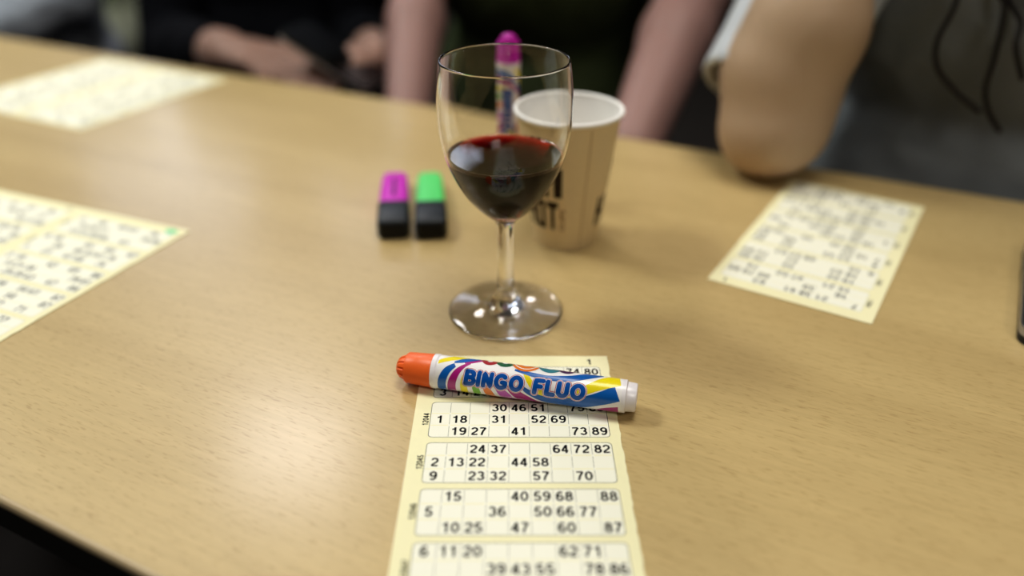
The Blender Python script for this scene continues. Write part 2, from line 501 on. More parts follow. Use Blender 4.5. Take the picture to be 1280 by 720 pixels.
def marker(name, loc, rot, cap_mat, z_axis=MK_R):
    root = empty(name, loc, rot)
    d = Vector((0, -math.cos(VIEW_EL), math.sin(VIEW_EL)))
    tt = Vector((0, -math.sin(VIEW_EL), -math.cos(VIEW_EL)))
    def cyl(s, phi, dr):
        r = mk_r(s) + dr
        p = (d * math.cos(phi) + tt * math.sin(phi)) * r
        return (s, p.y, p.z)
    off = Vector((-MK_L / 2, 0, z_axis))
    # cap with a domed, notched end
    mb = MB()
    seg = 72
    prof = [(0.0, 0.0012), (0.0003, 0.0030), (0.0012, 0.0048), (0.0024, 0.0059), (0.0040, 0.0066), (0.0055, 0.0069), (0.0057, 0.0080), (0.0066, 0.0085), (0.012, 0.0088), (S0 - 0.0012, 0.0092), (S0 - 0.0010, 0.0093)]
    vs, fs = [], []
    for i, (a_, r) in enumerate(prof):
        for k in range(seg):
            th = 2 * PI * k / seg
            rr = r
            if 2 <= i <= 5 and (k % 6) < 2: rr = r - 0.0007
            vs.append((a_, rr * math.cos(th), rr * math.sin(th)))
    n = len(prof)
    for i in range(n - 1):
        for k in range(seg):
            k2 = (k + 1) % seg
            fs.append((i * seg + k, i * seg + k2, (i + 1) * seg + k2, (i + 1) * seg + k))
    fs += [tuple(reversed(range(seg))), tuple((n - 1) * seg + k for k in range(seg))]
    mb.add(vs, fs)
    o = mb.build('cap', [cap_mat], root); o.location = off; auto_smooth(o, 40)
    # barrel (white collar, core and end plug)
    mb = MB()
    mb.lathe([(S0 - 0.001, 0.0080), (S0 - 0.0009, 0.0094), (S0 + 0.0016, 0.0095), (S0 + 0.0019, 0.00925), (S0 + 0.003, mk_r(S0) - 0.0001), (S1 - 0.002, mk_r(S1) - 0.0001), (S1 - 0.001, mk_r(S1) - 0.00005),
              (S1 + 0.0010, mk_r(S1)), (S1 + 0.0013, mk_r(S1) - 0.0004), (S1 + 0.0015, mk_r(S1) - 0.0009), (MK_L - 0.0009, mk_r(S1) - 0.0012), (MK_L - 0.0003, mk_r(S1) - 0.0015), (MK_L, mk_r(S1) - 0.0022), (MK_L, 0.0045), (MK_L - 0.0012, 0.004)], 64, 0, 'x')
    o = mb.build('barrel', [M_WHITE], root); o.location = off; auto_smooth(o, 40)
    # printed label
    mb = MB()
    ns, nph = 24, 72
    vs = [cyl(S0 + 0.0025 + (S1 - S0 - 0.0035) * i / ns, 2 * PI * k / nph, 0.0) for i in range(ns + 1) for k in range(nph)]
    fs = [(i * nph + k, i * nph + (k + 1) % nph, (i + 1) * nph + (k + 1) % nph, (i + 1) * nph + k) for i in range(ns) for k in range(nph)]
    mb.add(vs, fs, 0)
    # drawing coordinates of the label artwork -> (s, phi)
    def art(x, y):
        dy = y - (137 + 0.149 * (x - 235))
        s = S0 + ((x - 235) + 0.149 * dy) / 1.0222 / 905.0 * (S1 + 0.001 - S0)
        w = dy / 78.0
        ph = math.asin(max(-1, min(1, w))) if abs(w) < 0.98 else math.copysign(math.asin(0.98) + (abs(w) - 0.98) * 1.6, w)
        return min(max(s, S0 + 0.0028), S1 - 0.0012), ph
    def ribbon(pts, mi, dr):
        P = smooth_profile(pts, 8)
        vs, fs = [], []
        m = 15
        for i, (x, y, hw_) in enumerate(P):
            q0 = P[max(0, i - 1)]; q1 = P[min(len(P) - 1, i + 1)]
            tx, ty = q1[0] - q0[0], q1[1] - q0[1]
            L = math.hypot(tx, ty) or 1
            nx, ny = -ty / L, tx / L
            for k in range(m):
                t_ = (2 * k / (m - 1) - 1) * max(hw_, 0.3)
                s, ph = art(x + nx * t_, y + ny * t_)
                vs.append(cyl(s, ph, dr))
        for i in range(len(P) - 1):
            for k in range(m - 1):
                fs.append((i * m + k, i * m + k + 1, (i + 1) * m + k + 1, (i + 1) * m + k))
        mb.add(vs, fs, mi)
    e = 0.00003
    ribbon([(258, 102, 7), (300, 90, 10), (350, 84, 9), (410, 84, 5)], 4, e)
    ribbon([(268, 250, 21), (276, 218, 21), (286, 180, 20), (312, 140, 17), (350, 116, 10)], 1, e)
    ribbon([(345, 103, 4), (385, 98, 9), (430, 95, 6), (480, 92, 2)], 1, 2 * e)
    ribbon([(318, 262, 21), (324, 226, 21), (335, 190, 19), (360, 150, 15), (395, 122, 8), (425, 112, 3)], 2, e)
    ribbon([(395, 108, 3), (430, 105, 6), (470, 100, 4), (500, 97, 2)], 2, e)
    ribbon([(384, 268, 19), (387, 235, 18), (390, 205, 17), (400, 165, 12)], 4, e)
    ribbon([(450, 275, 19), (450, 240, 18), (447, 215, 16), (450, 180, 10)], 5, e)
    ribbon([(528, 290, 20), (517, 258, 19), (502, 230, 17), (497, 200, 12)], 6, e)
    ribbon([(625, 305, 20), (598, 268, 20), (570, 240, 18), (555, 210, 14), (550, 180, 10)], 3, e)
    ribbon([(760, 312, 14), (715, 292, 17), (668, 268, 19), (630, 240, 17), (605, 205, 12)], 2, e)
    ribbon([(668, 205, 5), (695, 240, 10), (765, 272, 15), (860, 292, 18), (960, 297, 23), (1060, 280, 31), (1122, 262, 38)], 1, e)
    ribbon([(690, 160, 9), (712, 198, 13), (745, 238, 15), (800, 258, 12), (880, 266, 12), (970, 246, 19), (1050, 220, 25), (1138, 205, 24)], 4, 2 * e)
    ribbon([(640, 146, 4), (720, 168, 9), (800, 186, 11), (900, 192, 14), (980, 184, 12), (1060, 182, 3)], 1, 3 * e)
    ribbon([(1000, 335, 3), (1060, 335, 10), (1122, 338, 15)], 2, e)
    ribbon([(240, 205 + 60, 4), (250, 205 + 62, 6)], 4, e)
    # the side away from the reader repeats the sweeps
    for k, (mi, x0) in enumerate(((1, 300), (2, 400), (4, 500), (5, 600), (6, 720), (3, 840), (1, 960))):
        vs, fs = [], []
        for i in range(25):
            ph = math.radians(128 + 110 * i / 24)
            s = S0 + (x0 - 235 + 70 * math.sin(i / 24 * PI)) / 905 * (S1 - S0)
            vs += [cyl(s, ph, e), cyl(s + 0.0042, ph, e)]
        fs = [(2 * i, 2 * i + 1, 2 * i + 3, 2 * i + 2) for i in range(24)]
        mb.add(vs, fs, mi)
    # bingo balls along the upper rim of the label
    def disc(x, y, rad, mi, dr, sx=1.0, r_in=0.0):
        s0, p0 = art(x, y)
        vs, fs = [], []
        m, rr = 32, 4
        for j in range(rr + 1):
            q = r_in + (rad - r_in) * j / rr
            for k in range(m):
                a_ = 2 * PI * k / m
                vs.append(cyl(s0 + q * math.cos(a_) * sx, p0 + q * math.sin(a_) / MK_R, dr))
        for j in range(rr):
            for k in range(m):
                fs.append((j * m + k, j * m + (k + 1) % m, (j + 1) * m + (k + 1) % m, (j + 1) * m + k))
        mb.add(vs, fs, mi)
    for x, y, rad, mi in ((514, 103, 0.0045, 7), (588, 111, 0.0052, 8), (690, 119, 0.0080, 6), (806, 137, 0.0064, 9), (885, 152, 0.0045, 10)):
        disc(x, y, rad, mi, 5 * e)
        if mi == 6: disc(x, y, rad * 0.80, 0, 6 * e, r_in=rad * 0.72)
        disc(x, y, rad * 0.34, 0, 6 * e)
    # lettering, four stacked colours, drawn as fat rounded strokes
    def fat(st, wdt, lay, mi, place):
        hw_ = wdt / 2
        D_ = []
        for (x0, y0), (x1, y1) in zip(st, st[1:]):
            L = math.hypot(x1 - x0, y1 - y0)
            m = max(1, int(L / 0.06))
            D_ += [(x0 + (x1 - x0) * k / m, y0 + (y1 - y0) * k / m) for k in range(m)]
        D_.append(st[-1])
        n = len(D_)
        closed = math.dist(D_[0], D_[-1]) < 1e-4
        vs, fs = [], []
        C_ = 6
        for k in range(n):
            p0 = D_[k - 1] if k else (D_[-2] if closed else D_[0])
            p1 = D_[k + 1] if k < n - 1 else (D_[1] if closed else D_[-1])
            tx, ty = p1[0] - p0[0], p1[1] - p0[1]
            L = math.hypot(tx, ty) or 1
            for c in range(C_ + 1):
                o_ = hw_ * (2 * c / C_ - 1)
                vs.append(place(D_[k][0] - ty / L * o_, D_[k][1] + tx / L * o_, lay))
        for k in range(n - 1):
            for c in range(C_):
                fs.append((k * (C_ + 1) + c, k * (C_ + 1) + c + 1, (k + 1) * (C_ + 1) + c + 1, (k + 1) * (C_ + 1) + c))
        mb.add(vs, fs, mi)
        for ex, ey in ([] if closed else [D_[0], D_[-1]]):
            vs, fs = [place(ex, ey, lay)], []
            for rr in (0.5, 1.0):
                for k in range(16):
                    a_ = 2 * PI * k / 16
                    vs.append(place(ex + rr * hw_ * math.cos(a_), ey + rr * hw_ * math.sin(a_), lay))
            for k in range(16):
                k2 = (k + 1) % 16
                fs += [(0, 1 + k, 1 + k2), (1 + k, 17 + k, 17 + k2, 1 + k2)]
            mb.add(vs, fs, mi)
    LET = {
        'B': [[(.14, .14), (.14, .86)], [(.14, .86), (.34, .86)] + _arc(.34, .69, .20, .17, 90, -90) + [(.14, .52)], [(.34, .52)] + _arc(.36, .33, .22, .19, 90, -90) + [(.14, .14)]],
        'I': [[(.14, .14), (.14, .86)]],
        'N': [[(.14, .14), (.14, .86), (.54, .14), (.54, .86)]],
        'G': [_arc(.42, .50, .28, .36, 48, 300, 20) + [(.66, .24), (.66, .46), (.48, .46)]],
        'O': [_arc(.42, .50, .28, .36, 0, 360, 28)],
        'F': [[(.14, .14), (.14, .86), (.52, .86)], [(.14, .52), (.44, .52)]],
        'L': [[(.14, .86), (.14, .14), (.50, .14)]],
        'U': [[(.14, .86), (.14, .40)] + _arc(.36, .38, .22, .24, 180, 360, 14) + [(.58, .86)]],
    }
    ADV = {'B': .70, 'I': .30, 'N': .70, 'G': .84, 'O': .86, 'F': .64, 'L': .62, 'U': .74}
    for txt, xa, xb in (('BINGO', 388, 692), ('FLUO', 719, 984)):
        tot = sum(ADV[c] for c in txt) + 0.16
        kx = (xb - xa) / tot
        def place_at(x0):
            def pl(x, y, lay):
                xx = xa + (x0 + x + 0.20 * (y - 0.0)) * kx
                wv = 46 - y * 74
                s_, ph = art(xx, 137 + 0.149 * (xx - 235) + wv)
                return cyl(s_, ph, lay * e)
            return pl
        for wdt, mi, base_l in ((0.43, 0, 8), (0.385, 11, 10), (0.32, 0, 12), (0.258, 12, 14)):
            x0 = 0
            for i_, c in enumerate(txt):
                for st in LET[c]: fat(st, wdt, base_l + 0.4 * (i_ % 2), mi, place_at(x0))
                x0 += ADV[c]
    o = mb.build('label_sleeve', LAB, root); o.location = off
    return root

M_CAP_O = mat('orange_cap', srgb(240, 112, 52), 0.38, 0.5)
M_CAP_P = mat('purple_cap', srgb(190, 30, 165), 0.38, 0.5)
pa, pb = on_table(497, 459, MK_R), on_table(796, 499, MK_R)
pm = (pa + pb) / 2
yaw = math.atan2(pb.y - pa.y, pb.x - pa.x)
mk = marker('bingo_marker', (pm.x, pm.y, TZ + 0.0009), (0, 0, yaw), M_CAP_O)
tag(mk, 'white bingo marker with orange cap lying across the cream ticket strip', 'marker pen')
# standing one: the root stays at its base, the pen's axis is turned upright
mk2 = marker('bingo_marker', (0, 0, 0), (0, 0, 0), M_CAP_P, z_axis=0.0)
for ch in mk2.children:
    ch.matrix_basis = Matrix.Translation((0, 0, MK_L / 2)) @ Matrix.Rotation(PI / 2, 4, 'Y') @ Matrix.Rotation(math.radians(125), 4, 'X') @ Matrix.Translation((-MK_L / 2, 0, 0))
mk2.location = (-0.0027, 0.615, TZ + 0.0004)
mk2.rotation_euler = (0, 0, math.radians(90))
tag(mk2, 'white bingo marker with purple cap standing upright behind the wine glass', 'marker pen')

# ------------------------------------------------------------------ wine glass and wine
def glass_mat(name='clear_glass', ior=1.42):
    m = bpy.data.materials.new(name); m.use_nodes = True
    b = m.node_tree.nodes['Principled BSDF']
    b.inputs['Base Color'].default_value = (1, 1, 1, 1)
    b.inputs['Roughness'].default_value = 0.0
    b.inputs['Transmission Weight'].default_value = 1.0
    b.inputs['IOR'].default_value = ior
    return m
def wine_mat():
    m = bpy.data.materials.new('red_wine'); m.use_nodes = True
    nt = m.node_tree
    b = nt.nodes['Principled BSDF']
    b.inputs['Base Color'].default_value = (1, 1, 1, 1)
    b.inputs['Roughness'].default_value = 0.0
    b.inputs['Transmission Weight'].default_value = 1.0
    geo = nt.nodes.new('ShaderNodeNewGeometry'); sep = nt.nodes.new('ShaderNodeSeparateXYZ')
    tc = nt.nodes.new('ShaderNodeTexCoord'); sep2 = nt.nodes.new('ShaderNodeSeparateXYZ')
    nt.links.new(geo.outputs['True Normal'], sep.inputs[0]); nt.links.new(tc.outputs['Object'], sep2.inputs[0])
    def math_(op, a, b_):
        n = nt.nodes.new('ShaderNodeMath'); n.operation = op
        for k, q_ in enumerate((a, b_)):
            if q_ is None: continue
            if isinstance(q_, (int, float)): n.inputs[k].default_value = q_
            else: nt.links.new(q_, n.inputs[k])
        return n.outputs[0]
    is_top = math_('MULTIPLY', math_('GREATER_THAN', math_('ABSOLUTE', sep.outputs['Z'], None), 0.3), math_('GREATER_THAN', sep2.outputs['Z'], 0.1045))
    nt.links.new(math_('ADD', math_('MULTIPLY', is_top, 0.339), 1.001), b.inputs['IOR'])
    va = nt.nodes.new('ShaderNodeVolumeAbsorption')
    va.inputs['Color'].default_value = (0.83, 0.04, 0.03, 1)
    va.inputs['Density'].default_value = 800
    nt.links.new(va.outputs[0], nt.nodes['Material Output'].inputs['Volume'])
    return m
GX, GY = -0.0040, 0.4324
outer = [(0.0350 * 0 + 0.0008, 0.0006), (0.0, 0.0330), (0.0003, 0.0350), (0.0011, 0.0358), (0.0021, 0.0350), (0.0030, 0.0290), (0.0044, 0.0200), (0.0066, 0.0130), (0.0105, 0.0082), (0.0170, 0.0057), (0.0290, 0.0049), (0.0430, 0.0048), (0.0560, 0.0050), (0.0625, 0.0058), (0.0655, 0.0080), (0.0690, 0.0122), (0.0740, 0.0172), (0.0815, 0.0232), (0.0910, 0.0287), (0.1010, 0.0330), (0.1120, 0.0361), (0.1256, 0.0377), (0.1400, 0.0377), (0.1520, 0.0366), (0.1583, 0.0357)]
inner = [(0.1583, 0.0347), (0.1520, 0.0356), (0.1400, 0.0366), (0.1256, 0.0366), (0.1120, 0.0350), (0.1010, 0.0319), (0.0910, 0.0275), (0.0815, 0.0219), (0.0745, 0.0155), (0.0715, 0.0100), (0.0702, 0.0050), (0.0698, 0.0006)]
po = smooth_profile(outer[1:], 4)
pi_ = smooth_profile(inner, 4)
rim = [(0.1590, 0.0356), (0.1593, 0.0352), (0.1590, 0.0348)]
mb = MB(); mb.lathe([outer[0]] + po + rim + pi_, 96)
LEVEL = 0.1058
i0 = 1 + len(po) + len(rim)                     # first ring of the inner wall
for fi, f_ in enumerate(mb.f):
    if len(f_) == 4 and min(f_) // 96 >= i0 and max(mb.v[q_][2] for q_ in f_) < LEVEL: mb.m[fi] = 1
    elif len(f_) > 4 and min(f_) // 96 >= i0: mb.m[fi] = 1
glass = mb.build('wine_glass', [glass_mat(), glass_mat('wetted_glass', 1.06)])
glass.location = (GX, GY, TZ + 0.0003)
tag(glass, 'clear stemmed wine glass half full, standing in the middle of the table', 'wine glass')
# wine body follows the inner wall up to the level
def r_in(z):
    P = sorted(pi_)
    for (z0, r0), (z1, r1) in zip(P, P[1:]):
        if z0 <= z <= z1: return r0 + (r1 - r0) * (z - z0) / max(1e-9, z1 - z0)
    return P[0][1]
zs = [0.06985 + (LEVEL - 0.06985) * (k / 28) ** 1.4 for k in range(29)]
wp = [(z - 0.00012, r_in(z) + 0.00018) for z in zs]
wr = wp[-1][1]
wp += [(LEVEL - 0.0002, wr - 0.0004), (LEVEL - 0.0006, wr - 0.0014), (LEVEL - 0.0008, wr - 0.003), (LEVEL - 0.0008, wr * 0.5), (LEVEL - 0.0008, 0.0006)]
mb = MB(); mb.lathe(wp, 96)
wine = mb.build('red_wine', [wine_mat()])
wine.location = glass.location
tag(wine, 'dark red wine filling the lower half of the glass bowl', 'wine')

# ------------------------------------------------------------------ paper cup
M_CUP = mat('cream_card', srgb(232, 212, 170), 0.6, 0.35, noise_amt=0.03, noise_scale=150)
M_CUPIN = mat('white_card', srgb(250, 248, 244), 0.5, 0.4)
M_CUPINK = mat('dark_brown_ink', srgb(52, 38, 24), 0.6, 0.3)
M_CUPINK2 = mat('tan_ink', srgb(150, 115, 75), 0.6, 0.3)
M_SEAM = mat('card_seam', srgb(205, 180, 135), 0.6, 0.3)
CUP_H, CR0, CR1 = 0.0975, 0.0236, 0.0362
cup = empty('paper_cup', (0.0395, 0.5385, TZ + 0.0003))
tag(cup, 'tall cream paper cup with bold dark lettering behind the wine glass', 'paper cup')
def cr(z): return CR0 + (CR1 - CR0) * z / CUP_H
mb = MB()
mb.lathe([(0.0055, 0.0005), (0.0055, CR0 - 0.0012), (0.0, CR0 - 0.0009), (0.0, CR0), (CUP_H * 0.5, cr(CUP_H * 0.5)), (CUP_H - 0.002, cr(CUP_H - 0.002)), (CUP_H - 0.002, cr(CUP_H - 0.002) - 0.0005)], 72, 0, caps=(True, False))
# printed letters wrapped around the wall
def cup_text(txt, th0, th1, z0, z1, mi, offset=0.06, rot=False):
    vs, fs = glyphs(txt, offset, 0, 3)
    if rot: vs = [(-y, x) for x, y in vs]
    vs, fs = slice_flat(vs, fs, 0.12, 0.2)
    x0, x1, y0, y1 = bbox(vs)
    P = []
    for x, y in vs:
        th = math.radians(th0 + (th1 - th0) * (x - x0) / (x1 - x0))
        z = z0 + (z1 - z0) * (y - y0) / (y1 - y0)
        r = cr(z) + 0.00012
        P.append((r * math.cos(th), r * math.sin(th), z))
    mb.add(P, fs, mi)
BLOCK = {'H': [(0, .32, 0, 1), (.68, 1, 0, 1), (.32, .68, .38, .62)], 'I': [(.2, .8, 0, 1)], 'O': [(0, .32, 0, 1), (.68, 1, 0, 1), (.32, .68, 0, .2), (.32, .68, .8, 1)], 'T': [(0, 1, .78, 1), (.33, .67, 0, .78)]}
def block_letter(ch, th0, th1, z0, z1):
    for (xa, xb, ya, yb) in BLOCK[ch]:
        P, n = [], 7
        for z in (z0 + (z1 - z0) * ya, z0 + (z1 - z0) * yb):
            for k in range(n):
                t_ = math.radians(th0 + (th1 - th0) * (xa + (xb - xa) * k / (n - 1)))
                P.append(((cr(z) + 0.00012) * math.cos(t_), (cr(z) + 0.00012) * math.sin(t_), z))
        mb.add(P, [(k, k + 1, n + k + 1, n + k) for k in range(n - 1)], 1)
for base in (-147, -27, 93):          # the motif repeats round the cup
    for k, ch in enumerate('HI'): block_letter(ch, base + 10 + 22 * k, base + 29 + 22 * k, 0.043, 0.0655)
    for k, ch in enumerate('HOT'): block_letter(ch, base - 15 + 20 * k, base + 2 + 20 * k, 0.017, 0.0395)
    cup_text('CUPS', base + 44, base + 52, 0.0165, 0.0340, 2, 0.03, rot=True)
th = math.radians(-68)
zz = [0.001, 0.05, CUP_H - 0.004]
P = []
for z in zz:
    for dth in (-0.016, 0.016):
        r = cr(z) + 0.0001
        P.append((r * math.cos(th + dth), r * math.sin(th + dth), z))
mb.add(P, [(0, 1, 3, 2), (2, 3, 5, 4)], 3)
o = mb.build('cup_wall', [M_CUP, M_CUPINK, M_CUPINK2, M_SEAM], cup); auto_smooth(o, 45)
mb = MB()
mb.lathe([(0.0065, 0.0005), (0.0065, CR0 - 0.0012), (0.02, cr(0.02) - 0.0007), (CUP_H - 0.0015, cr(CUP_H) - 0.0008), (CUP_H - 0.001, cr(CUP_H) - 0.0008), (CUP_H - 0.0016, cr(CUP_H - 0.0016) - 0.0004), (0.02, cr(0.02) - 0.0003), (0.006, CR0 - 0.0006), (0.0060, 0.0005)], 72)
o = mb.build('cup_lining', [M_CUPIN], cup); auto_smooth(o, 45)
mb = MB()
rr, rt = CR1 + 0.0006, 0.0016
mb.lathe([(CUP_H + rt * math.sin(2 * PI * k / 16), rr + rt * math.cos(2 * PI * k / 16)) for k in range(16)], 72, 0, 'z', close=True)
mb.build('rolled_rim', [M_CUPIN], cup)

# ------------------------------------------------------------------ highlighters
M_HLCAP = mat('black_cap', srgb(38, 44, 50), 0.45, 0.45)
M_HLEND = mat('black_cap_end', srgb(14, 14, 16), 0.5, 0.4)
M_HLINK = mat('dark_print', srgb(95, 25, 95), 0.5, 0.4)
M_HLINK2 = mat('green_print', srgb(60, 150, 85), 0.5, 0.4)
def section_loft(stations, n_c=5, mi=0):
    """rounded-rectangle sections (y, half width, z0, z1, corner radius)"""
    vs, fs = [], []
    cnt = None
    for (y, hw_, z0, z1, r) in stations:
        pts = rrect(-hw_, hw_, z0, z1, r, n_c)
        cnt = len(pts)
        vs += [(x, y, z) for x, z in pts]
    for i in range(len(stations) - 1):
        for k in range(cnt):
            k2 = (k + 1) % cnt
            fs.append((i * cnt + k, i * cnt + k2, (i + 1) * cnt + k2, (i + 1) * cnt + k))
    fs += [tuple(range(cnt)), tuple(reversed([(len(stations) - 1) * cnt + k for k in range(cnt)]))]
    return vs, fs
def highlighter(loc, rot, m_body, m_print, label):
    root = empty('highlighter', loc, (0, 0, rot))
    mb = MB()
    vs, fs = section_loft([(0.0, 0.0100, 0.0014, 0.0138, 0.003), (0.0008, 0.0110, 0.0007, 0.0148, 0.0035), (0.003, 0.0119, 0.0001, 0.0158, 0.0036), (0.020, 0.0122, 0.0, 0.0163, 0.0036), (0.0345, 0.0121, 0.0, 0.0163, 0.0036), (0.0352, 0.0117, 0.0005, 0.0159, 0.0036)])
    mb.add(vs, fs)
    o = mb.build('cap', [M_HLCAP], root); auto_smooth(o, 50)
    mb = MB()
    vs, fs = section_loft([(0.0350, 0.0114, 0.0006, 0.0155, 0.004), (0.055, 0.0113, 0.0003, 0.0153, 0.004), (0.085, 0.0107, 0.0003, 0.0144, 0.004), (0.098, 0.0102, 0.0005, 0.0132, 0.004), (0.1035, 0.0094, 0.0015, 0.0118, 0.004), (0.1055, 0.0080, 0.003, 0.0102, 0.003)])
    mb.add(vs, fs, 0)
    # printed strip on the upper face
    def ztop(y):
        return 0.0153 - (y - 0.055) * 0.03 + 0.0001 if y < 0.085 else 0.0144 - (y - 0.085) * 0.0923 + 0.0001
    ys = [0.046, 0.055, 0.066, 0.076, 0.085]
    P = []
    for y in ys: P += [(-0.0013, y, ztop(max(y, 0.055)) + (0.0001 if y >= 0.055 else 0.00025)), (0.0013, y, ztop(max(y, 0.055)) + (0.0001 if y >= 0.055 else 0.00025))]
    mb.add(P, [(2 * i, 2 * i + 1, 2 * i + 3, 2 * i + 2) for i in range(len(ys) - 1)], 1)
    o = mb.build('barrel', [m_body, m_print], root); auto_smooth(o, 50)
    mb = MB()
    vs, fs = section_loft([(-0.0003, 0.0085, 0.003, 0.0122, 0.0025), (0.0002, 0.0095, 0.002, 0.0132, 0.003)])
    mb.add(vs, fs)
    mb.build('cap_end', [M_HLEND], root)
    tag(root, label, 'highlighter')
    return root
M_HLP = mat('magenta_barrel', srgb(202, 48, 190), 0.4, 0.5)
M_HLG = mat('green_barrel', srgb(100, 220, 125), 0.4, 0.5)
fa, fb = on_table(493, 300), on_table(540, 300)
bk, bk2 = on_table(494.5, 213, 0.008), on_table(537, 212, 0.008)
highlighter((fa.x, fa.y, TZ + 0.0003), math.atan2(-(bk.x - fa.x), bk.y - fa.y), M_HLP, M_HLINK, 'magenta highlighter with black cap, lying at the left of the green one')
highlighter((fb.x, fb.y, TZ + 0.0003), math.atan2(-(bk2.x - fb.x), bk2.y - fb.y), M_HLG, M_HLG, 'bright green highlighter with black cap, lying nearest the wine glass')

# ------------------------------------------------------------------ smartphones
M_PH = mat('phone_black_glass', srgb(10, 10, 12), 0.12, 0.5, coat=0.5)
M_PHE = mat('phone_silver_edge', srgb(165, 165, 170), 0.3, 0.5, metal=0.9)
M_PHB = mat('phone_dark_case', srgb(30, 30, 32), 0.5, 0.4)
M_PHW = mat('phone_pale_back', srgb(190, 182, 184), 0.5, 0.4)
def phone(loc, rot, label, edge, thick=0.009, w=0.072, l=0.148, back=None):
    root = empty('smartphone', loc, rot)
    def slab(z0, z1, ins, r):
        pts = rrect(-w / 2 + ins, w / 2 - ins, -l / 2 + ins, l / 2 - ins, r, 6)
        n = len(pts)
        vs = [(x, y, z0) for x, y in pts] + [(x, y, z1) for x, y in pts]
        return vs, [tuple(reversed(range(n))), tuple(range(n, 2 * n))] + [(i, (i + 1) % n, n + (i + 1) % n, n + i) for i in range(n)]
    mb = MB()
    mb.add(*slab(0, thick * 0.45, 0.0006, 0.011)); mb.build('case_back', [back or M_PHB], root, smooth=False)
    mb = MB(); mb.add(*slab(thick * 0.45, thick * 0.92, 0, 0.012)); mb.build('metal_edge', [edge], root, smooth=False)
    mb = MB(); mb.add(*slab(thick * 0.92, thick, 0.0015, 0.0105)); mb.build('screen', [M_PH], root, smooth=False)
    mb = MB(); mb.box(-w / 2 - 0.0007, -w / 2 + 0.0005, 0.02, 0.034, thick * 0.55, thick * 0.8); mb.build('side_button', [edge], root, smooth=False)
    tag(root, label, 'smartphone')
    return root
q, q2 = on_table(1268, 432), on_table(1276, 330)
prot = math.atan2(-(q2.x - q.x), q2.y - q.y)
right = Vector((math.cos(prot), math.sin(prot), 0)); up = Vector((-math.sin(prot), math.cos(prot), 0))
pc = q + right * 0.036 + up * 0.074
phone((pc.x, pc.y, TZ + 0.0003), (0, 0, prot), 'dark smartphone with silver edge, cut off at the right border of the photo', M_PHE, thick=0.011)

# ------------------------------------------------------------------ people
def frame_from(d):
    d = d.normalized()
    return d.to_track_quat('Z', 'Y').to_matrix().to_4x4()

